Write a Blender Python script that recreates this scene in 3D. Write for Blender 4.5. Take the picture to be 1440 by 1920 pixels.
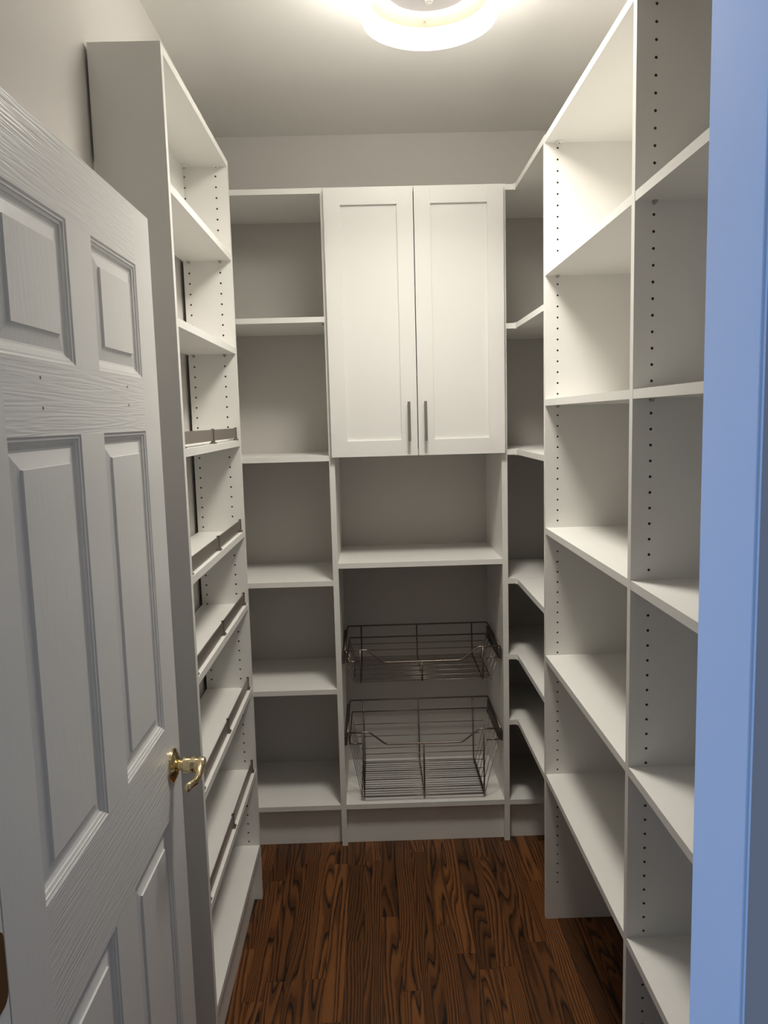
import bpy, bmesh, math, random
from mathutils import Vector, Matrix

random.seed(7)
scene = bpy.context.scene
for o in list(bpy.data.objects):
    bpy.data.objects.remove(o)
COL = scene.collection

# ------------------------------------------------------------------ camera
cam_d = bpy.data.cameras.new('camera')
cam_d.sensor_fit = 'HORIZONTAL'
cam_d.sensor_width = 36.0
cam_d.lens = 36.0 * 1448.24 / 1440.0
cam_d.clip_start = 0.02
cam_o = bpy.data.objects.new('camera', cam_d)
COL.objects.link(cam_o)
_r = Vector((0.99951101, -0.01655782, -0.02652515))
_u = Vector((0.02830946, 0.1189452, 0.99249716))
_f = Vector((0.01327855, 0.99276275, -0.11935578))
CAMH = 1.6327
cam_o.matrix_world = Matrix(((_r.x, _u.x, -_f.x, 0), (_r.y, _u.y, -_f.y, 0), (_r.z, _u.z, -_f.z, CAMH), (0, 0, 0, 1)))
scene.camera = cam_o

# ------------------------------------------------------------------ light and exposure
w = bpy.data.worlds.new('world')
scene.world = w
w.use_nodes = True
w.node_tree.nodes['Background'].inputs[0].default_value = (1.0, 1.0, 1.0, 1)
w.node_tree.nodes['Background'].inputs[1].default_value = 0.085
LAMP_E = 12.0          # outer shade
LAMP_IN = 1.6         # inner glow seen through the open bottom
LAMP_W = 9.0         # watts leaving through the open bottom
ld = bpy.data.lights.new('window_left_offscreen', 'AREA')
ld.shape = 'RECTANGLE'; ld.size = 0.9; ld.size_y = 1.4
ld.energy = 62; ld.color = (0.15, 0.41, 1.0)
lo = bpy.data.objects.new('window_left_offscreen', ld)
COL.objects.link(lo)
lo.location = (-3.2, -0.2, 1.1)
lo.rotation_euler = (math.radians(90), 0, math.radians(-90))
vs = scene.view_settings
vs.view_transform = 'Standard'; vs.look = 'None'; vs.gamma = 1; vs.use_curve_mapping = False
vs.exposure = 0.28

# ------------------------------------------------------------------ materials
def new_mat(name):
    m = bpy.data.materials.new(name); m.use_nodes = True
    return m, m.node_tree, m.node_tree.nodes['Principled BSDF']

def plain(name, col, rough=0.5, metal=0.0, bump=None, spec=None, coat=0):
    m, nt, b = new_mat(name)
    b.inputs['Base Color'].default_value = (*col, 1)
    b.inputs['Roughness'].default_value = rough
    b.inputs['Metallic'].default_value = metal
    if spec is not None: b.inputs['Specular IOR Level'].default_value = spec
    if bump:
        scale, strength, vec = bump
        tc = nt.nodes.new('ShaderNodeTexCoord'); mp = nt.nodes.new('ShaderNodeMapping')
        mp.inputs['Scale'].default_value = vec
        nz = nt.nodes.new('ShaderNodeTexNoise'); nz.inputs['Scale'].default_value = scale
        nz.inputs['Detail'].default_value = 5
        bp = nt.nodes.new('ShaderNodeBump'); bp.inputs['Strength'].default_value = strength
        bp.inputs['Distance'].default_value = 0.002
        nt.links.new(tc.outputs['Object'], mp.inputs['Vector'])
        nt.links.new(mp.outputs[0], nz.inputs['Vector'])
        nt.links.new(nz.outputs[0], bp.inputs['Height'])
        nt.links.new(bp.outputs[0], b.inputs['Normal'])
    return m

def emit(name, col, e):
    m, nt, b = new_mat(name)
    b.inputs['Base Color'].default_value = (0.85, 0.85, 0.85, 1)
    b.inputs['Emission Color'].default_value = (*col, 1)
    b.inputs['Emission Strength'].default_value = e
    return m

def painted_grain(name, col, vec, strength, rough=0.33):
    # moulded wood grain under paint: contour ridges of a stretched noise field
    m, nt, b = new_mat(name)
    b.inputs['Base Color'].default_value = (*col, 1); b.inputs['Roughness'].default_value = rough
    N = nt.nodes.new; L = nt.links.new
    tc = N('ShaderNodeTexCoord'); mp = N('ShaderNodeMapping'); mp.inputs['Scale'].default_value = vec
    nz = N('ShaderNodeTexNoise'); nz.inputs['Scale'].default_value = 1; nz.inputs['Detail'].default_value = 2; nz.inputs['Roughness'].default_value = 0.4
    mu = N('ShaderNodeMath'); mu.operation = 'MULTIPLY'; mu.inputs[1].default_value = 60
    sn = N('ShaderNodeMath'); sn.operation = 'SINE'
    n2 = N('ShaderNodeTexNoise'); n2.inputs['Scale'].default_value = 8; n2.inputs['Detail'].default_value = 2
    ad = N('ShaderNodeMath'); ad.operation = 'MULTIPLY_ADD'; ad.inputs[1].default_value = 3.5
    bp = N('ShaderNodeBump'); bp.inputs['Strength'].default_value = strength; bp.inputs['Distance'].default_value = 0.0012
    L(tc.outputs['Object'], mp.inputs['Vector']); L(mp.outputs[0], nz.inputs['Vector']); L(mp.outputs[0], n2.inputs['Vector'])
    L(nz.outputs[0], mu.inputs[0]); L(mu.outputs[0], sn.inputs[0])
    L(n2.outputs[0], ad.inputs[0]); L(sn.outputs[0], ad.inputs[2]); L(ad.outputs[0], bp.inputs['Height']); L(bp.outputs[0], b.inputs['Normal'])
    return m

def oak(name):
    m, nt, b = new_mat(name)
    N = nt.nodes.new; L = nt.links.new
    tc = N('ShaderNodeTexCoord'); oi = N('ShaderNodeObjectInfo')
    rv = N('ShaderNodeMath'); rv.operation = 'MULTIPLY'; rv.inputs[1].default_value = 173.0
    L(oi.outputs['Random'], rv.inputs[0])
    cb = N('ShaderNodeCombineXYZ'); L(rv.outputs[0], cb.inputs[0]); L(rv.outputs[0], cb.inputs[1])
    ad = N('ShaderNodeVectorMath'); ad.operation = 'ADD'
    L(tc.outputs['Object'], ad.inputs[0]); L(cb.outputs[0], ad.inputs[1])
    mp = N('ShaderNodeMapping'); mp.inputs['Scale'].default_value = (13, 1.15, 1)
    L(ad.outputs[0], mp.inputs['Vector'])
    nz = N('ShaderNodeTexNoise'); nz.inputs['Scale'].default_value = 1.0; nz.inputs['Detail'].default_value = 1.6; nz.inputs['Roughness'].default_value = 0.35
    L(mp.outputs[0], nz.inputs['Vector'])
    # growth rings = contour lines
    mu = N('ShaderNodeMath'); mu.operation = 'MULTIPLY'; mu.inputs[1].default_value = 15.0
    sp = N('ShaderNodeSeparateXYZ'); L(tc.outputs['Object'], sp.inputs[0])
    kk = N('ShaderNodeMath'); kk.operation = 'MULTIPLY'; kk.inputs[1].default_value = 53.3
    kf = N('ShaderNodeMath'); kf.operation = 'FRACT'
    km = N('ShaderNodeMapRange'); km.inputs['To Min'].default_value = -3.0; km.inputs['To Max'].default_value = 8.0
    L(oi.outputs['Random'], kk.inputs[0]); L(kk.outputs[0], kf.inputs[0]); L(kf.outputs[0], km.inputs[0])
    kx = N('ShaderNodeMath'); kx.operation = 'MULTIPLY_ADD'
    L(sp.outputs[0], kx.inputs[0]); L(km.outputs[0], kx.inputs[1]); L(nz.outputs[0], kx.inputs[2])
    L(kx.outputs[0], mu.inputs[0])
    fr = N('ShaderNodeMath'); fr.operation = 'FRACT'; L(mu.outputs[0], fr.inputs[0])
    # fine pores stretched along the board
    mp2 = N('ShaderNodeMapping'); mp2.inputs['Scale'].default_value = (420, 16, 1); L(ad.outputs[0], mp2.inputs['Vector'])
    n2 = N('ShaderNodeTexNoise'); n2.inputs['Scale'].default_value = 1; n2.inputs['Detail'].default_value = 3; L(mp2.outputs[0], n2.inputs['Vector'])
    jit = N('ShaderNodeMath'); jit.operation = 'MULTIPLY_ADD'; jit.inputs[1].default_value = 0.5
    L(n2.outputs[0], jit.inputs[0]); L(fr.outputs[0], jit.inputs[2])
    rp = N('ShaderNodeValToRGB'); e = rp.color_ramp.elements
    e[0].position = 0.32; e[0].color = (0.012, 0.005, 0.003, 1)
    e[1].position = 0.56; e[1].color = (0.165, 0.062, 0.017, 1)
    x = rp.color_ramp.elements.new(0.95); x.color = (0.128, 0.047, 0.013, 1)
    x = rp.color_ramp.elements.new(1.25 if False else 1.0); x.color = (0.075, 0.027, 0.008, 1)
    L(jit.outputs[0], rp.inputs[0])
    # board to board tone
    hv = N('ShaderNodeHueSaturation')
    mr = N('ShaderNodeMapRange'); mr.inputs['To Min'].default_value = 0.62; mr.inputs['To Max'].default_value = 1.35
    ml = N('ShaderNodeMath'); ml.operation = 'MULTIPLY'; ml.inputs[1].default_value = 37.7
    f2 = N('ShaderNodeMath'); f2.operation = 'FRACT'
    L(oi.outputs['Random'], ml.inputs[0]); L(ml.outputs[0], f2.inputs[0]); L(f2.outputs[0], mr.inputs[0]); L(mr.outputs[0], hv.inputs['Value'])
    L(rp.outputs[0], hv.inputs['Color']); L(hv.outputs[0], b.inputs['Base Color'])
    b.inputs['Roughness'].default_value = 0.42
    b.inputs['Specular IOR Level'].default_value = 0.35
    bp = N('ShaderNodeBump'); bp.inputs['Strength'].default_value = 0.25; bp.inputs['Distance'].default_value = 0.0006
    L(jit.outputs[0], bp.inputs['Height']); L(bp.outputs[0], b.inputs['Normal'])
    return m

M = {
 'melamine': plain('white_melamine', (0.855, 0.842, 0.805), 0.42, bump=(900, 0.04, (1, 1, 1))),
 'cleat': plain('white_cleat', (0.855, 0.842, 0.805), 0.45),
 'thermofoil': plain('white_thermofoil', (0.83, 0.818, 0.79), 0.38, bump=(700, 0.03, (1, 1, 1))),
 'wall': plain('greige_wall_paint', (0.65, 0.622, 0.588), 0.75, bump=(260, 0.10, (1, 1, 1))),
 'ceiling': plain('ceiling_paint', (0.87, 0.855, 0.825), 0.85, bump=(200, 0.08, (1, 1, 1))),
 'trim': plain('white_trim_paint', (0.78, 0.78, 0.78), 0.6, bump=(60, 0.08, (1, 1, 1)), spec=0.2),
 'door_v': painted_grain('door_paint_vertical_grain', (0.79, 0.785, 0.77), (1, 45, 1.6), 0.03),
 'door_h': painted_grain('door_paint_horizontal_grain', (0.79, 0.785, 0.77), (1, 1.6, 50), 0.16),
 'door_p': painted_grain('door_paint_panel_grain', (0.79, 0.785, 0.77), (1, 26, 2.0), 0.05),
 'brass': plain('polished_brass', (0.90, 0.75, 0.46), 0.13, 1.0),
 'hinge': plain('aged_brass_hinge', (0.24, 0.15, 0.07), 0.45, 0.8),
 'nickel': plain('satin_nickel', (0.50, 0.46, 0.42), 0.35, 1.0),
 'wire': plain('brushed_nickel_wire', (0.21, 0.175, 0.15), 0.34, 1.0),
 'rail': plain('brushed_nickel_rail', (0.43, 0.38, 0.34), 0.38, 0.9),
 'clip': plain('dark_nickel_clip', (0.27, 0.24, 0.22), 0.4, 0.9),
 'slide': plain('steel_slide', (0.16, 0.15, 0.14), 0.45, 0.9),
 'board': plain('raw_particle_board', (0.26, 0.18, 0.11), 0.9),
 'subfloor': plain('floor_underlay', (0.12, 0.06, 0.025), 0.9),
 'cream': plain('cream_shade_lining', (0.80, 0.66, 0.50), 0.7),
 'pan': plain('grey_lamp_pan', (0.55, 0.53, 0.52), 0.6),
 'plastic': plain('white_plastic', (0.85, 0.84, 0.80), 0.4),
 'shade': emit('glowing_white_acrylic', (1.0, 0.955, 0.865), LAMP_E),
 'glow': emit('inner_white_acrylic', (1.0, 0.96, 0.90), LAMP_IN),
 'oak': oak('stained_oak'),
}

# ------------------------------------------------------------------ helpers
ORI = {}
def link(name, me, parent=None, loc=(0, 0, 0)):
    """loc is in world coordinates; mesh data is local to loc"""
    o = bpy.data.objects.new(name, me)
    COL.objects.link(o)
    loc = Vector(loc)
    if parent is not None:
        o.parent = parent
        o.location = loc - ORI[parent.name]
    else:
        o.location = loc
    ORI[o.name] = loc
    return o

def tag(o, label=None, cat=None, group=None, kind=None):
    if label: o['label'] = label
    if cat: o['category'] = cat
    if group: o['group'] = group
    if kind: o['kind'] = kind
    return o

def thing(name, label, cat, loc, group=None):
    return tag(link(name, None, None, loc), label, cat, group)

def bm_mesh(bm, name, mats, smooth=False):
    me = bpy.data.meshes.new(name)
    bmesh.ops.recalc_face_normals(bm, faces=bm.faces)
    bm.to_mesh(me); bm.free()
    for mm in (mats if isinstance(mats, (list, tuple)) else [mats]): me.materials.append(mm)
    if smooth:
        for p in me.polygons: p.use_smooth = True
    return me

BOXES = {}
def box_me(sx, sy, sz, mat, bev=0.0):
    k = (round(sx, 5), round(sy, 5), round(sz, 5), mat.name, bev)
    if k in BOXES: return BOXES[k]
    bm = bmesh.new()
    bmesh.ops.create_cube(bm, size=1)
    bmesh.ops.scale(bm, vec=(sx, sy, sz), verts=bm.verts)
    if bev: bmesh.ops.bevel(bm, geom=list(bm.edges), offset=bev, segments=2, affect='EDGES', profile=0.5)
    BOXES[k] = bm_mesh(bm, 'box', mat)
    return BOXES[k]

def box(name, parent, x0, x1, y0, y1, z0, z1, mat, bev=0.0):
    return link(name, box_me(x1 - x0, y1 - y0, z1 - z0, mat, bev), parent, ((x0 + x1) / 2, (y0 + y1) / 2, (z0 + z1) / 2))

def tube(bm, pts, r, n=8, cap=True):
    pts = [Vector(p) for p in pts]
    rings = []
    prev = None
    for i, p in enumerate(pts):
        if i == 0: t = pts[1] - p
        elif i == len(pts) - 1: t = p - pts[-2]
        else: t = (pts[i + 1] - p).normalized() + (p - pts[i - 1]).normalized()
        t.normalize()
        if prev is None:
            a = Vector((0, 0, 1)) if abs(t.z) < 0.9 else Vector((1, 0, 0))
            nrm = t.cross(a).normalized()
        else:
            nrm = (prev - t * prev.dot(t)).normalized()
        prev = nrm
        bn = t.cross(nrm)
        rr = r[i] if isinstance(r, (list, tuple)) else r
        rings.append([bm.verts.new(p + (nrm * math.cos(2 * math.pi * k / n) + bn * math.sin(2 * math.pi * k / n)) * rr) for k in range(n)])
    for a, b in zip(rings, rings[1:]):
        for k in range(n):
            bm.faces.new((a[k], a[(k + 1) % n], b[(k + 1) % n], b[k]))
    if cap:
        bm.faces.new(rings[0]); bm.faces.new(rings[-1])

def wires(name, parent, paths, r, mat, loc, n=6, smooth=True):
    bm = bmesh.new()
    L = Vector(loc)
    for p in paths: tube(bm, [Vector(q) - L for q in p], r, n)
    return link(name, bm_mesh(bm, name, mat, smooth), parent, loc)

def lathe(name, parent, prof, loc, mat, n=64, axis='Z', smooth=True):
    bm = bmesh.new(); rings = []
    for (r, z) in prof:
        if r < 1e-6: rings.append([bm.verts.new((0, 0, z))])
        else: rings.append([bm.verts.new((r * math.cos(2 * math.pi * k / n), r * math.sin(2 * math.pi * k / n), z)) for k in range(n)])
    for a, b in zip(rings, rings[1:]):
        for k in range(n):
            k2 = (k + 1) % n
            if len(a) == 1 and len(b) == 1: continue
            if len(a) == 1: bm.faces.new((a[0], b[k2], b[k]))
            elif len(b) == 1: bm.faces.new((a[k], a[k2], b[0]))
            else: bm.faces.new((a[k], a[k2], b[k2], b[k]))
    if axis == 'X':
        bmesh.ops.rotate(bm, matrix=Matrix.Rotation(math.radians(90), 3, 'Y'), verts=bm.verts)
    me = bm_mesh(bm, name, mat, False)
    if smooth:
        for p in me.polygons: p.use_smooth = True
        me.set_sharp_from_angle(angle=math.radians(40))
    return link(name, me, parent, loc)

def drilled_panel(name, parent, x0, x1, y0, y1, z0, z1, cols, zs, near=True, far=True, mat=None, notch=None):
    """upright panel whose broad faces look along Y, with rows of shelf-pin holes drilled in"""
    mat = mat or M['melamine']
    cx, cy, cz = (x0 + x1) / 2, (y0 + y1) / 2, (z0 + z1) / 2
    bm = bmesh.new()
    V = lambda x, y, z: bm.verts.new((x - cx, y - cy, z - cz))
    def quad(pts, mi=0):
        f = bm.faces.new([V(*p) for p in pts]); f.material_index = mi
    hw, hr, hd = 0.006, 0.0030, 0.009
    def side(y, d, drilled):
        if not drilled:
            quad([(x0, y, z0), (x1, y, z0), (x1, y, z1), (x0, y, z1)]); return
        x = x0
        for c in sorted(cols):
            quad([(x, y, z0), (c - hw, y, z0), (c - hw, y, z1), (x, y, z1)])
            z = z0
            for h in sorted(zs):
                if h - hw < z or h + hw > z1: continue
                quad([(c - hw, y, z), (c + hw, y, z), (c + hw, y, h - hw), (c - hw, y, h - hw)])
                sq = [(1, 0), (1, 1), (0, 1), (-1, 1), (-1, 0), (-1, -1), (0, -1), (1, -1)]
                ov = [V(c + a * hw, y, h + b * hw) for a, b in sq]
                iv = [V(c + hr * math.cos(k * math.pi / 4), y, h + hr * math.sin(k * math.pi / 4)) for k in range(8)]
                dv = [V(c + hr * math.cos(k * math.pi / 4), y + d * hd, h + hr * math.sin(k * math.pi / 4)) for k in range(8)]
                for k in range(8):
                    k2 = (k + 1) % 8
                    bm.faces.new((ov[k], ov[k2], iv[k2], iv[k]))
                    bm.faces.new((iv[k], iv[k2], dv[k2], dv[k])).material_index = 1
                bm.faces.new(dv).material_index = 1
                z = h + hw
            quad([(c - hw, y, z), (c + hw, y, z), (c + hw, y, z1), (c - hw, y, z1)])
            x = c + hw
        quad([(x, y, z0), (x1, y, z0), (x1, y, z1), (x, y, z1)])
    side(y0, 1, near); side(y1, -1, far)
    quad([(x0, y0, z0), (x0, y1, z0), (x0, y1, z1), (x0, y0, z1)])
    quad([(x1, y0, z0), (x1, y1, z0), (x1, y1, z1), (x1, y0, z1)])
    quad([(x0, y0, z0), (x1, y0, z0), (x1, y1, z0), (x0, y1, z0)])
    quad([(x0, y0, z1), (x1, y0, z1), (x1, y1, z1), (x0, y1, z1)])
    me = bpy.data.meshes.new(name); bm.to_mesh(me); bm.free()
    me.materials.append(mat); me.materials.append(M['board'])
    return link(name, me, parent, (cx, cy, cz))

# ------------------------------------------------------------------ measured layout (metres)
T = 0.019
BF, D = 2.8127, 3.2116            # front of the back units, back wall
XL, XR = -0.583, 0.885            # side walls
YF0, YF1 = 0.686, 0.8005          # wall with the doorway
ZC, ZT = 2.7524, 2.4365           # ceiling, top of all units
P1L, P1R, P2L, P2R = -0.1572, -0.1367, 0.4718, 0.4925
LF, LN, LD = -0.422, 1.741, 2.494
RF, R1, R2 = 0.5244, 2.3367, 1.5542
JX0, JX1 = -0.4235, 0.3434        # door opening

# ------------------------------------------------------------------ setting
fl = box('floor', None, XL - 0.1, XR + 0.1, 0.2, D + 0.1, -0.06, -0.012, M['subfloor']); tag(fl, 'dark stained oak strip floor', 'floor', kind='structure')
PWID = 0.0572
lens = (0.42, 0.58, 0.76, 0.98)
xk = XL
row = 0
while xk < XR - 1e-4:
    x1 = min(xk + PWID, XR)
    y = 0.45 - random.random() * 0.4
    while y < D:
        ln = random.choice(lens)
        y1 = y + ln
        a, b_ = max(y, 0.3), min(y1, D)
        if b_ - a > 0.02:
            box('plank', fl, xk + 0.0003, x1 - 0.0003, a + 0.0003, b_ - 0.0003, -0.012, 0.0, M['oak'], 0.0)
        y = y1
    xk = x1; row += 1

tag(box('ceiling', None, XL - 0.1, XR + 0.1, YF0, D + 0.1, ZC, ZC + 0.1, M['ceiling']), 'flat pale ceiling around the round light', 'ceiling', kind='structure')
tag(box('wall_left', None, XL - 0.1, XL, YF0, D + 0.1, -0.012, ZC, M['wall']), 'greige painted wall behind the shallow shelves', 'wall', kind='structure')
tag(box('wall_right', None, XR, XR + 0.1, YF0, D + 0.1, -0.012, ZC, M['wall']), 'greige painted wall behind the deep shelves', 'wall', kind='structure')
tag(box('wall_back', None, XL, XR, D, D + 0.1, -0.012, ZC, M['wall']), 'greige painted wall behind the tall cabinet', 'wall', kind='structure')
def wall_front():
    bm = bmesh.new()
    for (a, b_, z0, z1) in ((XL - 0.1, JX0 - 0.019, -0.012, ZC), (JX1 + 0.019, XR + 0.9, -0.012, ZC), (JX0 - 0.019, JX1 + 0.019, 2.070, ZC)):
        r = bmesh.ops.create_cube(bm, size=1)
        bmesh.ops.scale(bm, vec=(b_ - a, YF1 - YF0, z1 - z0), verts=r['verts'])
        bmesh.ops.translate(bm, vec=((a + b_) / 2, (YF0 + YF1) / 2, (z0 + z1) / 2), verts=r['verts'])
    return link('wall_front', bm_mesh(bm, 'wall_front', M['wall']))
tag(wall_front(), 'greige wall with the doorway', 'wall', kind='structure')

# door jamb (trim_1) and hallway casing (trim_2)
jt = tag(link('trim_1', None, None, ((JX0 + JX1) / 2, YF0, 0)), 'white door frame around the opening', 'door frame', kind='structure')
jr = box('jamb', jt, JX1, JX1 + 0.0191, YF0 - 0.0005, YF1 + 0.001, 0, 2.058, M['trim'], 0.0015)
jl = box('jamb', jt, JX0 - 0.0191, JX0, YF0 - 0.0005, YF1 + 0.001, 0, 2.058, M['trim'], 0.0015)
box('head_jamb', jt, JX0 - 0.019, JX1 + 0.019, YF0 - 0.0005, YF1 + 0.001, 2.056, 2.072, M['trim'], 0.0015)
# strike plate recess and hinge leaf
bm = bmesh.new()
def round_rect(bm, y0, y1, z0, z1, r, x0, x1, n=5):
    pts = []
    for (cy, cz, a0) in ((y1 - r, z1 - r, 0), (y0 + r, z1 - r, 90), (y0 + r, z0 + r, 180), (y1 - r, z0 + r, 270)):
        for k in range(n + 1):
            a = math.radians(a0 + 90 * k / n); pts.append((cy + r * math.cos(a), cz + r * math.sin(a)))
    A = [bm.verts.new((x0, p[0], p[1])) for p in pts]; B = [bm.verts.new((x1, p[0], p[1])) for p in pts]
    bm.faces.new(A); bm.faces.new(B)
    for k in range(len(A)): bm.faces.new((A[k], A[(k + 1) % len(A)], B[(k + 1) % len(A)], B[k]))
for zc in (0.28, 1.045, 1.80):
    bm = bmesh.new()
    round_rect(bm, -0.034, 0.0, -0.0445, 0.0445, 0.014, -0.001, 0.0022)
    hg = link('hinge_leaf', bm_mesh(bm, 'hinge_leaf', M['hinge']), jt, (JX0, 0.797, zc))
cs = tag(link('trim_2', None, None, ((JX0 + JX1) / 2, YF0 - 0.016, 0)), 'white casing on the hallway side of the doorway', 'door casing', kind='structure')
def casing(name, x0, x1, z0, z1, inner):
    # flat board with a thin inner lip
    bm = bmesh.new()
    lip = 0.05
    xs = ((x0, x0 + lip, 0.005), (x0 + lip, x1, 0.016)) if inner == 0 else ((x0, x1 - lip, 0.016), (x1 - lip, x1, 0.005))
    for a, b_, th in xs:
        r = bmesh.ops.create_cube(bm, size=1)
        bmesh.ops.scale(bm, vec=(b_ - a, th, z1 - z0), verts=r['verts'])
        bmesh.ops.translate(bm, vec=((a + b_) / 2, YF0 + 0.0005 - th / 2, (z0 + z1) / 2), verts=r['verts'])
    bmesh.ops.translate(bm, vec=(-(x0 + x1) / 2, -YF0, -z0), verts=bm.verts)
    link(name, bm_mesh(bm, name, M['trim']), cs, ((x0 + x1) / 2, YF0, z0))
casing('casing', JX1 + 0.003, JX1 + 0.073, 0, 2.13, 0)
casing('casing', JX0 - 0.073, JX0 - 0.003, 0, 2.13, 1)
box('head_casing', cs, JX0 - 0.003, JX1 + 0.003, YF0 - 0.016, YF0 + 0.0005, 2.066, 2.13, M['trim'], 0.003)

# ------------------------------------------------------------------ six-panel door, swung open into the pantry
DX = -0.4235                       # face that looks into the opening
DY0, DY1, DZ0, DZ1 = 0.8035, 1.5660, 0.012, 2.0315
ys = [DY0, 0.9075, 1.1395, 1.2365, 1.4660, DY1]
zz = [DZ0, 0.235, 0.851, 1.037, 1.6225, 1.7205, 1.9255, DZ1]
def door_slab():
    bm = bmesh.new()
    for i in range(5):
        for j in range(7):
            if i in (1, 3) and j in (1, 3, 5): continue
            f = bm.faces.new([bm.verts.new(p) for p in ((DX, ys[i], zz[j]), (DX, ys[i + 1], zz[j]), (DX, ys[i + 1], zz[j + 1]), (DX, ys[i], zz[j + 1]))])
            f.material_index = 1 if (j in (0, 2, 4, 6) and i in (1, 2, 3)) else 0
    xb = DX - 0.035
    e = 0.003
    for pts in (((xb, DY0, DZ0), (xb, DY1, DZ0), (xb, DY1, DZ1), (xb, DY0, DZ1)),
                ((DX, DY0, DZ0), (xb, DY0, DZ0), (xb, DY0, DZ1), (DX, DY0, DZ1)),
                ((DX, DY1, DZ0), (xb, DY1, DZ0), (xb, DY1, DZ1), (DX, DY1, DZ1)),
                ((DX, DY0, DZ1), (xb, DY0, DZ1), (xb, DY1, DZ1), (DX, DY1, DZ1)),
                ((DX, DY0, DZ0), (xb, DY0, DZ0), (xb, DY1, DZ0), (DX, DY1, DZ0))):
        bm.faces.new([bm.verts.new(p) for p in pts])
    o = Vector((DX, DY0, 0))
    bmesh.ops.translate(bm, vec=-o, verts=bm.verts)
    bmesh.ops.remove_doubles(bm, verts=bm.verts, dist=1e-5)
    me = bm_mesh(bm, 'door', [M['door_v'], M['door_h']])
    return link('door_1', me, None, o)
dr = tag(door_slab(), 'white six-panel door swung open along the wall', 'door', kind='structure')
RINGS = [(0, 0), (0.003, 0.0022), (0.0055, 0.0024), (0.0065, 0.0042), (0.0105, 0.0058), (0.0115, 0.0078), (0.016, 0.0098), (0.019, 0.0102), (0.0395, 0.0052), (0.0405, 0.0022)]
for i in (1, 3):
    for j in (1, 3, 5):
        y0, y1, z0, z1 = ys[i], ys[i + 1], zz[j], zz[j + 1]
        bm = bmesh.new(); loops = []
        cy, cz = (y0 + y1) / 2, (z0 + z1) / 2
        for (ins, dep) in RINGS:
            loops.append([bm.verts.new((-dep, y - cy, z - cz)) for y, z in ((y0 + ins, z0 + ins), (y1 - ins, z0 + ins), (y1 - ins, z1 - ins), (y0 + ins, z1 - ins))])
        for a, b_ in zip(loops, loops[1:]):
            for k in range(4): bm.faces.new((a[k], a[(k + 1) % 4], b_[(k + 1) % 4], b_[k]))
        bm.faces.new(loops[-1])
        me = bm_mesh(bm, 'panel', M['door_p'])
        if me.polygons[-1].normal.x < 0: me.flip_normals()
        link('panel', me, dr, (DX, cy, cz))
# screw holes left in the upper rail
for (y, z) in ((1.0135, 1.6975), (1.015, 1.6585), (1.372, 1.7005), (1.373, 1.669)):
    lathe('screw_hole', dr, [(0, 0.0004), (0.0022, 0.0004), (0.0024, -0.0005)], (DX, y, z), M['board'], 10, 'X')
# brass lever handle
hd = link('handle', None, dr, (DX, 1.5035, 0.9465))
hp = (DX, 1.5035, 0.9465)
lathe('rosette', hd, [(0, 0.013), (0.016, 0.013), (0.019, 0.0105), (0.026, 0.009), (0.029, 0.0065), (0.0335, 0.005), (0.0345, 0.002), (0.0345, -0.0005)], hp, M['brass'], 40, 'X')
lathe('neck', hd, [(0.0115, 0.011), (0.0115, 0.018), (0.0100, 0.019), (0.0100, 0.0215), (0.0150, 0.023), (0.0160, 0.025), (0.0163, 0.044), (0.0150, 0.047), (0.0155, 0.049), (0.0155, 0.062), (0.0135, 0.066), (0.0, 0.067)], hp, M['brass'], 28, 'X')
bm = bmesh.new()
# lever: flattened bar that leaves the neck toward the hinges and dips in a wave
path = [(0.058, 0.004, 0.000, 0.0135, 0.0085), (0.059, -0.012, -0.002, 0.0125, 0.0080), (0.060, -0.026, -0.006, 0.0100, 0.0070), (0.060, -0.040, -0.010, 0.0085, 0.0065), (0.058, -0.055, -0.011, 0.0078, 0.0065),
        (0.055, -0.069, -0.008, 0.0078, 0.0065), (0.052, -0.080, -0.007, 0.0078, 0.0065), (0.050, -0.087, -0.010, 0.0065, 0.0055)]
rings = []
for (x, y, z, hz, hx) in path:
    rings.append([bm.verts.new((x + hx * math.cos(a), y, z + hz * math.sin(a))) for a in [2 * math.pi * k / 14 for k in range(14)]])
for a, b_ in zip(rings, rings[1:]):
    for k in range(14): bm.faces.new((a[k], a[(k + 1) % 14], b_[(k + 1) % 14], b_[k]))
bm.faces.new(rings[0]); bm.faces.new(rings[-1])
link('lever', bm_mesh(bm, 'lever', M['brass'], True), hd, hp)

# ------------------------------------------------------------------ shelf hardware
def pin_mesh():
    bm = bmesh.new()
    tube(bm, [(0, 0.0, -0.0035), (0, -0.010, -0.0035)], 0.0035, 10)
    bm2 = bmesh.ops.create_cube(bm, size=1)
    bmesh.ops.scale(bm, vec=(0.009, 0.011, 0.0016), verts=bm2['verts'])
    bmesh.ops.translate(bm, vec=(0, -0.0055, -0.0004), verts=bm2['verts'])
    return bm_mesh(bm, 'shelf_pin', M['nickel'])
PIN = pin_mesh()
def pins(shelf, cols, ya, yb, z):
    """four pins under a shelf that spans ya..yb; bottom face at z"""
    for c in cols:
        link('shelf_pin', PIN, shelf, (c, yb, z))
        o = link('shelf_pin', PIN, shelf, (c, ya, z)); o.rotation_euler.z = math.pi
def cam_cover(parent, x, y, z):
    lathe('cam_cover', parent, [(0, -0.005), (0.009, -0.005), (0.0105, -0.003), (0.0105, 0.0005)], (x, y, z), M['plastic'], 20)
    lathe('cam_slot', parent, [(0, -0.0056), (0.0032, -0.0056), (0.0032, -0.004)], (x, y + 0.002, z), M['clip'], 10)

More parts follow.
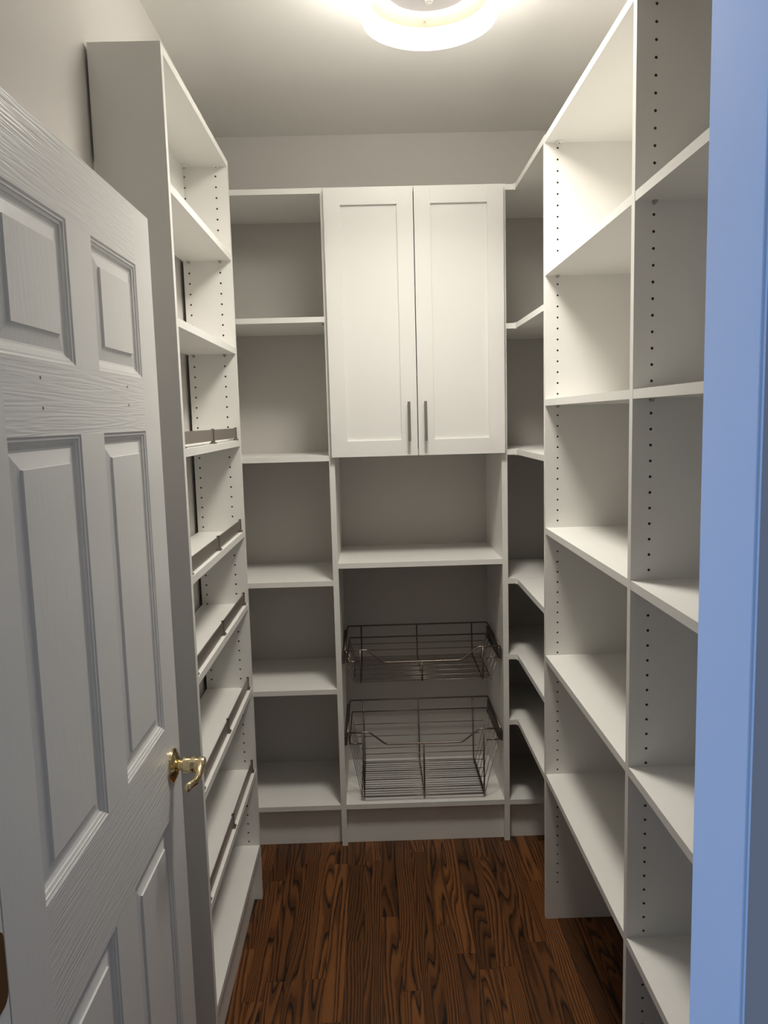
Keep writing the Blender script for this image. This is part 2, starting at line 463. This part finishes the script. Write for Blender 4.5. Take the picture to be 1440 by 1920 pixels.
# ------------------------------------------------------------------ shallow shelving along the left wall
lu = thing('shelving_unit', 'shallow white shelving tower with metal rails, standing beside the open door', 'shelving', (-0.5, (LN + LD) / 2, 0))
LB = -0.5735
hz_l = [2.3883 - 0.032 * k for k in range(72) if 2.3883 - 0.032 * k > 0.21]
lc = (-0.5547, -0.4583)
drilled_panel('side_panel', lu, -0.5765, LF, LN, LN + T, 0, ZT, lc, hz_l, False, True)
drilled_panel('side_panel', lu, LB + 0.0015, LF, LD, LD + T, 0, ZT, lc, hz_l, True, False)
ya, yb = LN + T, LD
top = box('top_shelf', lu, LB, LF, ya, yb, ZT - T, ZT, M['melamine'])
for c in lc: cam_cover(top, c + 0.004, yb - 0.012, ZT - T)
box('cleat', lu, LB - 0.0095, -0.556, ya, yb, 2.20, ZT - T, M['cleat'])
L_RAIL = (1.578, 1.2836, 1.0425, 0.757, 0.470)
for z in (2.1549, 1.8685) + L_RAIL:
    s = box('shelf', lu, LB + 0.001, LF - 0.0005, ya, yb, z - T, z, M['melamine'])
    pins(s, lc, ya, yb, z - T)
    if z in L_RAIL:
        xr = LF - 0.010
        box('guard_rail', s, xr - 0.0016, xr + 0.0016, ya + 0.002, yb - 0.012, z + 0.0085, z + 0.0385, M['rail'])
        for yc in (1.775, 2.121, 2.4755):
            bm = bmesh.new()
            for (x0, x1, y0, y1, z0, z1) in ((-0.0032, -0.0018, -0.004, 0.004, 0.004, 0.041), (0.0018, 0.0032, -0.004, 0.004, 0.004, 0.041), (-0.0036, 0.0036, -0.004, 0.004, 0.0375, 0.041),
                                             (-0.0045, 0.0045, -0.006, 0.006, 0.0035, 0.0085), (-0.0075, 0.0075, -0.010, 0.010, 0.0, 0.004)):
                r = bmesh.ops.create_cube(bm, size=1)
                bmesh.ops.scale(bm, vec=(x1 - x0, y1 - y0, z1 - z0), verts=r['verts'])
                bmesh.ops.translate(bm, vec=((x0 + x1) / 2, (y0 + y1) / 2, (z0 + z1) / 2), verts=r['verts'])
            link('rail_clip', bm_mesh(bm, 'rail_clip', M['clip']), s, (xr, yc, z))
box('bottom_shelf', lu, LB, LF - 0.0005, ya, yb, 0.1975 - T, 0.1975, M['melamine'])
box('toe_kick', lu, -0.466, -0.4485, ya, yb, 0, 0.1975 - T, M['melamine'])

# ------------------------------------------------------------------ back wall: open bay left of the cabinet
KY = 2.8415
bay = thing('shelving_bay', 'open white shelf bay between the railed tower and the tall cabinet', 'shelving', (-0.36, 3.0, 0))
xa, xb = XL + T, P1L
drilled_panel('side_panel', bay, XL + 0.0, XL + T, BF, D - 0.001, 0, ZT, (), (), False, False)
for n_, z in enumerate((2.4394, 2.0, 1.5053, 1.0425, 0.6269, 0.1666)):
    s = box('top_shelf' if n_ == 0 else 'bottom_shelf' if n_ == 5 else 'shelf', bay, xa, xb, BF, D - 0.001, z - T, z, M['melamine'])
    if 0 < n_ < 5:
        for (x, rz) in ((xa, math.pi / 2 * 3), (xb, math.pi / 2)):
            for y in (BF + 0.037, D - 0.05):
                o = link('shelf_pin', PIN, s, (x, y, z - T)); o.rotation_euler.z = -rz if x == xb else math.pi / 2
box('gap_shade_strip', bay, XL + 0.014, XL + 0.019, LD + T + 0.0005, BF, 0, ZT, M['melamine'])  # added strip, unseen; blocks light so the gap beside the tower panel stays dark
box('toe_kick', bay, xa, xb, KY, KY + 0.018, 0, 0.1666 - T, M['melamine'])

# ------------------------------------------------------------------ back wall: tall cabinet
cab = thing('tall_cabinet', 'tall white cabinet with two shaker doors above open shelves and wire baskets', 'cabinet', (0.167, 3.0, 0))
ZB = 2.4394
box('side_panel', cab, P1L, P1R, BF, D - 0.001, 0, ZB, M['melamine'])
box('side_panel', cab, P2L, P2R, BF, D - 0.001, 0, ZB, M['melamine'])
for nm, z in (('top_shelf', ZB), ('shelf', 2.10), ('shelf', 1.80), ('fixed_shelf', 1.522), ('fixed_shelf', 1.1069), ('bottom_shelf', 0.1666)):
    box(nm, cab, P1R, P2L, BF + (0.02 if nm == 'shelf' else 0), D - 0.001, z - T, z, M['melamine'])
box('toe_kick', cab, P1R, P2L, KY - 0.004, KY + 0.014, 0, 0.1666 - T, M['melamine'])
def shaker(x0, x1, hx):
    z0, z1, y0, y1 = 1.4995, 2.4315, 2.7905, BF - 0.0015
    d = link('door', None, cab, ((x0 + x1) / 2, y1, z0))
    f = 0.0575
    box('stile', d, x0, x0 + f, y0, y1, z0, z1, M['thermofoil'], 0.0008)
    box('stile', d, x1 - f, x1, y0, y1, z0, z1, M['thermofoil'], 0.0008)
    box('rail', d, x0 + f - 0.0004, x1 - f + 0.0004, y0, y1, z0, z0 + f, M['thermofoil'], 0.0006)
    box('rail', d, x0 + f - 0.0004, x1 - f + 0.0004, y0, y1, z1 - f, z1, M['thermofoil'], 0.0006)
    box('center_panel', d, x0 + f - 0.004, x1 - f + 0.004, y0 + 0.009, y1 - 0.003, z0 + f - 0.004, z1 - f + 0.004, M['thermofoil'])
    bm = bmesh.new()
    for (sx, sy, sz, cx, cy, cz) in ((0.0100, 0.0085, 0.140, 0, -0.030, 0.0), (0.009, 0.028, 0.0085, 0, -0.013, 0.056), (0.009, 0.028, 0.0085, 0, -0.013, -0.056)):
        r = bmesh.ops.create_cube(bm, size=1)
        bmesh.ops.scale(bm, vec=(sx, sy, sz), verts=r['verts']); bmesh.ops.translate(bm, vec=(cx, cy, cz), verts=r['verts'])
    h = link('handle', bm_mesh(bm, 'handle', M['nickel']), d, (hx, y0, 1.6225))
    h['label'] = 'square satin nickel bar handle'
shaker(-0.1455, 0.1660, 0.1355)
shaker(0.1690, 0.4815, 0.1945)

# ------------------------------------------------------------------ pull-out wire baskets
def basket(label, zt, zf, xb0, xb1, nfront, nback, cat='basket'):
    xt0, xt1 = -0.1235, 0.4625           # rim
    y0, y1 = 2.832, 3.165
    t = thing('wire_basket', label, cat, (0.1695, 3.0, zf - 0.004), 'pull-out wire baskets in the tall cabinet')
    W = M['wire']; loc = (0.1695, 3.0, zf)
    zr = zt + 0.004
    wires('top_rim', t, [[(xt0, y0, zt - 0.002), (xt0, y1 - 0.012, zr), (xt0 + 0.004, y1, zr), (xt1 - 0.004, y1, zr), (xt1, y1 - 0.012, zr), (xt1, y0, zt - 0.002)]], 0.0034, W, loc, 8)
    z2 = zt - 0.044
    wires('lower_rim', t, [[(-0.071, y0, z2), (xt0 + 0.008, y0, z2), (xt0 + 0.006, y0 + 0.006, z2), (xt0 + 0.008, y1 - 0.008, z2), (xt1 - 0.008, y1 - 0.008, z2), (xt1 - 0.006, y0 + 0.006, z2), (xt1 - 0.008, y0, z2), (0.408, y0, z2)]], 0.0029, W, loc, 8)
    dip = 0.050
    h = wires('front_bar', t, [[(xt0, y0, zt), (-0.046, y0, zt), (-0.036, y0, zt - 0.004), (0.017, y0, zt - dip + 0.004), (0.028, y0, zt - dip), (0.309, y0, zt - dip), (0.320, y0, zt - dip + 0.004), (0.376, y0, zt - 0.004), (0.386, y0, zt), (xt1, y0, zt)]], 0.0032, W, loc, 8)
    for s, xx in ((1, xt0 + 0.004), (-1, xt1 - 0.004)):
        wires('corner_loop', t, [[(xx, y0 + 0.001, zt), (xx + s * 0.002, y0 - 0.003, zt - 0.012), (xx + s * 0.002, y0 - 0.003, zt - 0.032), (xx + s * 0.004, y0 + 0.001, z2)]], 0.0028, W, loc, 8)
    for xr in (-0.0665, 0.1665, 0.3975):
        ztop = zt - dip if abs(xr - 0.1665) < 0.1 else zt
        wires('rib', t, [[(xr, y1, zr), (xr, y1 - 0.012, zf + 0.004), (xr, y1 - 0.018, zf - 0.003), (xr, y0 + 0.006, zf - 0.003), (xr, y0, zf + 0.004), (xr, y0, ztop)]], 0.0030, W, loc, 8)
    # floor wires; every third one climbs both sides to the lower rim
    n = 17
    fl_, sd = [], []
    for k in range(n):
        y = y0 + 0.006 + (y1 - 0.028 - y0) * k / (n - 1)
        if k % 3 == 0:
            sd.append([(xt0 + 0.008, y, z2), (xb0, y, zf), (xb1, y, zf), (xt1 - 0.008, y, z2)])
        else:
            fl_.append([(xb0, y, zf), (xb1, y, zf)])
    tag(wires('floor_wires', t, fl_, 0.0015, W, loc, 5), kind='stuff')
    tag(wires('side_wires', t, sd, 0.0016, W, loc, 5), kind='stuff')
    wires('floor_edge', t, [[(xb0, y0 + 0.004, zf - 0.002), (xb0, y1 - 0.018, zf - 0.002)]], 0.002, W, loc, 6)
    wires('floor_edge', t, [[(xb1, y0 + 0.004, zf - 0.002), (xb1, y1 - 0.018, zf - 0.002)]], 0.002, W, loc, 6)
    fb = []
    H = z2 - zf
    for k in range(nfront):
        z = zf + H * 0.80 * k / max(nfront - 1, 1); fr = (z - zf) / H
        e0, e1 = -0.0665, 0.3975
        fb.append([(e0, y0, z), (e1, y0, z)])
    for k in range(1, nback + 1):
        z = zf + H * k / (nback + 1); fr = (z - zf) / H
        fb.append([(xb0 + (xt0 + 0.008 - xb0) * fr, y1 - 0.012, z), (xb1 + (xt1 - 0.008 - xb1) * fr, y1 - 0.012, z)])
    if fb: tag(wires('face_wires', t, fb, 0.0014, W, loc, 5), kind='stuff')
    # side slides screwed to the cabinet sides
    for x0, x1 in ((P1R - 0.0005, P1R + 0.011), (P2L - 0.011, P2L + 0.0005)):
        box('slide', t, x0, x1, y0 + 0.004, y1 + 0.01, zt - 0.052, zt - 0.014, M['slide'], 0.002)
basket('shallow wire pull-out basket, the upper one under the cabinet\'s open shelf', 0.7695, 0.6440, -0.0930, 0.4285, 0, 2)
basket('deep wire pull-out basket just above the cabinet\'s bottom shelf', 0.4460, 0.1855, -0.0760, 0.4010, 6, 3)

# ------------------------------------------------------------------ corner shelving right of the cabinet
cor = thing('corner_shelving', 'white corner shelves wrapping from the tall cabinet to the deep shelving', 'shelving', (0.7, 2.8, 0))
yr = R1 + T
for n_, z in enumerate((2.4375, 1.9614, 1.5107, 1.032, 0.7416, 0.4854, 0.165)):
    box('bottom_shelf' if n_ == 6 else 'top_shelf' if n_ == 0 else 'shelf', cor, P2R, XR - 0.001, BF, D - 0.001, z - T, z, M['melamine'])
    if n_ < 6:
        s = box('side_shelf', cor, RF + 0.001, XR - 0.001, yr, BF - 0.0012, z - T, z, M['melamine'])
        box('joint_strip', s, RF - 0.003, RF + 0.0075, BF - 0.006, BF + 0.004, z - T - 0.002, z + 0.002, M['plastic'], 0.0008)
box('toe_kick', cor, P2R, XR - 0.001, KY, KY + 0.018, 0, 0.165 - T, M['melamine'])

# ------------------------------------------------------------------ deep shelving along the right wall
ru = thing('shelving_unit', 'deep white shelving run with drilled uprights, open above the floor', 'shelving', (0.7, 1.58, 0))
rc = (RF + 0.0376, XR - 0.040)
hz_r = [2.3984 - 0.032 * k for k in range(72) if 2.3984 - 0.032 * k > 0.1]
R3 = 0.8025
for y in (R1, R2, R3):
    drilled_panel('side_panel', ru, RF, XR - 0.001, y, y + T, 0, ZT, rc, hz_r, True, y != R1)
for ya, yb in ((R2 + T, R1), (R3 + T, R2)):
    top = box('top_shelf', ru, RF, XR - 0.001, ya, yb, ZT - T - 0.004, ZT - 0.004, M['melamine'])
    cam_cover(top, rc[0] + 0.002, yb - 0.013, ZT - T - 0.004)
    for z in (2.0585, 1.6788, 1.289, 0.886, 0.4952):
        s = box('shelf', ru, RF + 0.0005, XR - 0.001, ya, yb, z - T, z, M['melamine'])
        pins(s, rc, ya, yb, z - T)

# ------------------------------------------------------------------ ceiling light
LX, LY = 0.170, 2.022
lt = thing('ceiling_light', 'round white drum ceiling light, switched on', 'light', (LX, LY, ZC))
c0 = (LX, LY, 0)
lathe('shade', lt, [(0.150, 2.742), (0.1655, 2.738), (0.1675, 2.730), (0.1675, 2.612), (0.1655, 2.604), (0.162, 2.602)], c0, M['shade'], 96)
lathe('inner_shade', lt, [(0.162, 2.602), (0.158, 2.606), (0.1455, 2.655), (0.1455, 2.700), (0.150, 2.742)], c0, M['glow'], 96)
al = bpy.data.lights.new('ceiling_lamp_light', 'AREA'); al.shape = 'DISK'; al.size = 0.29; al.energy = LAMP_W; al.spread = math.radians(140); al.color = (1.0, 0.955, 0.865)
ao = bpy.data.objects.new('ceiling_lamp_light', al); COL.objects.link(ao); ao.parent = lt; ao.location = (0, 0, 2.6025 - ZC)
lathe('lining', lt, [(0.1452, 2.654), (0.1445, 2.652), (0.1440, 2.655), (0.1440, 2.700)], c0, M['cream'], 96)
lathe('diffuser_ring', lt, [(0.134, 2.700), (0.134, 2.674), (0.131, 2.670), (0.110, 2.668), (0.106, 2.670), (0.106, 2.700), (0.134, 2.700)], c0, M['glow'], 96)
lathe('pan', lt, [(0.148, ZC + 0.001), (0.148, 2.700), (0.106, 2.700), (0.105, 2.672), (0.095, 2.669), (0.0, 2.667)], c0, M['pan'], 96)
lathe('finial', lt, [(0.0, 2.637), (0.0045, 2.6375), (0.0048, 2.640), (0.009, 2.641), (0.0105, 2.646), (0.009, 2.653), (0.005, 2.656), (0.005, 2.668)], c0, M['plastic'], 24)
for a in (math.pi / 2, math.pi * 7 / 6, math.pi * 11 / 6):
    x, y = LX + 0.139 * math.cos(a), LY + 0.139 * math.sin(a)
    box('bracket', lt, x - 0.003, x + 0.003, y - 0.006, y + 0.006, 2.664, 2.701, M['plastic'], 0.0008)
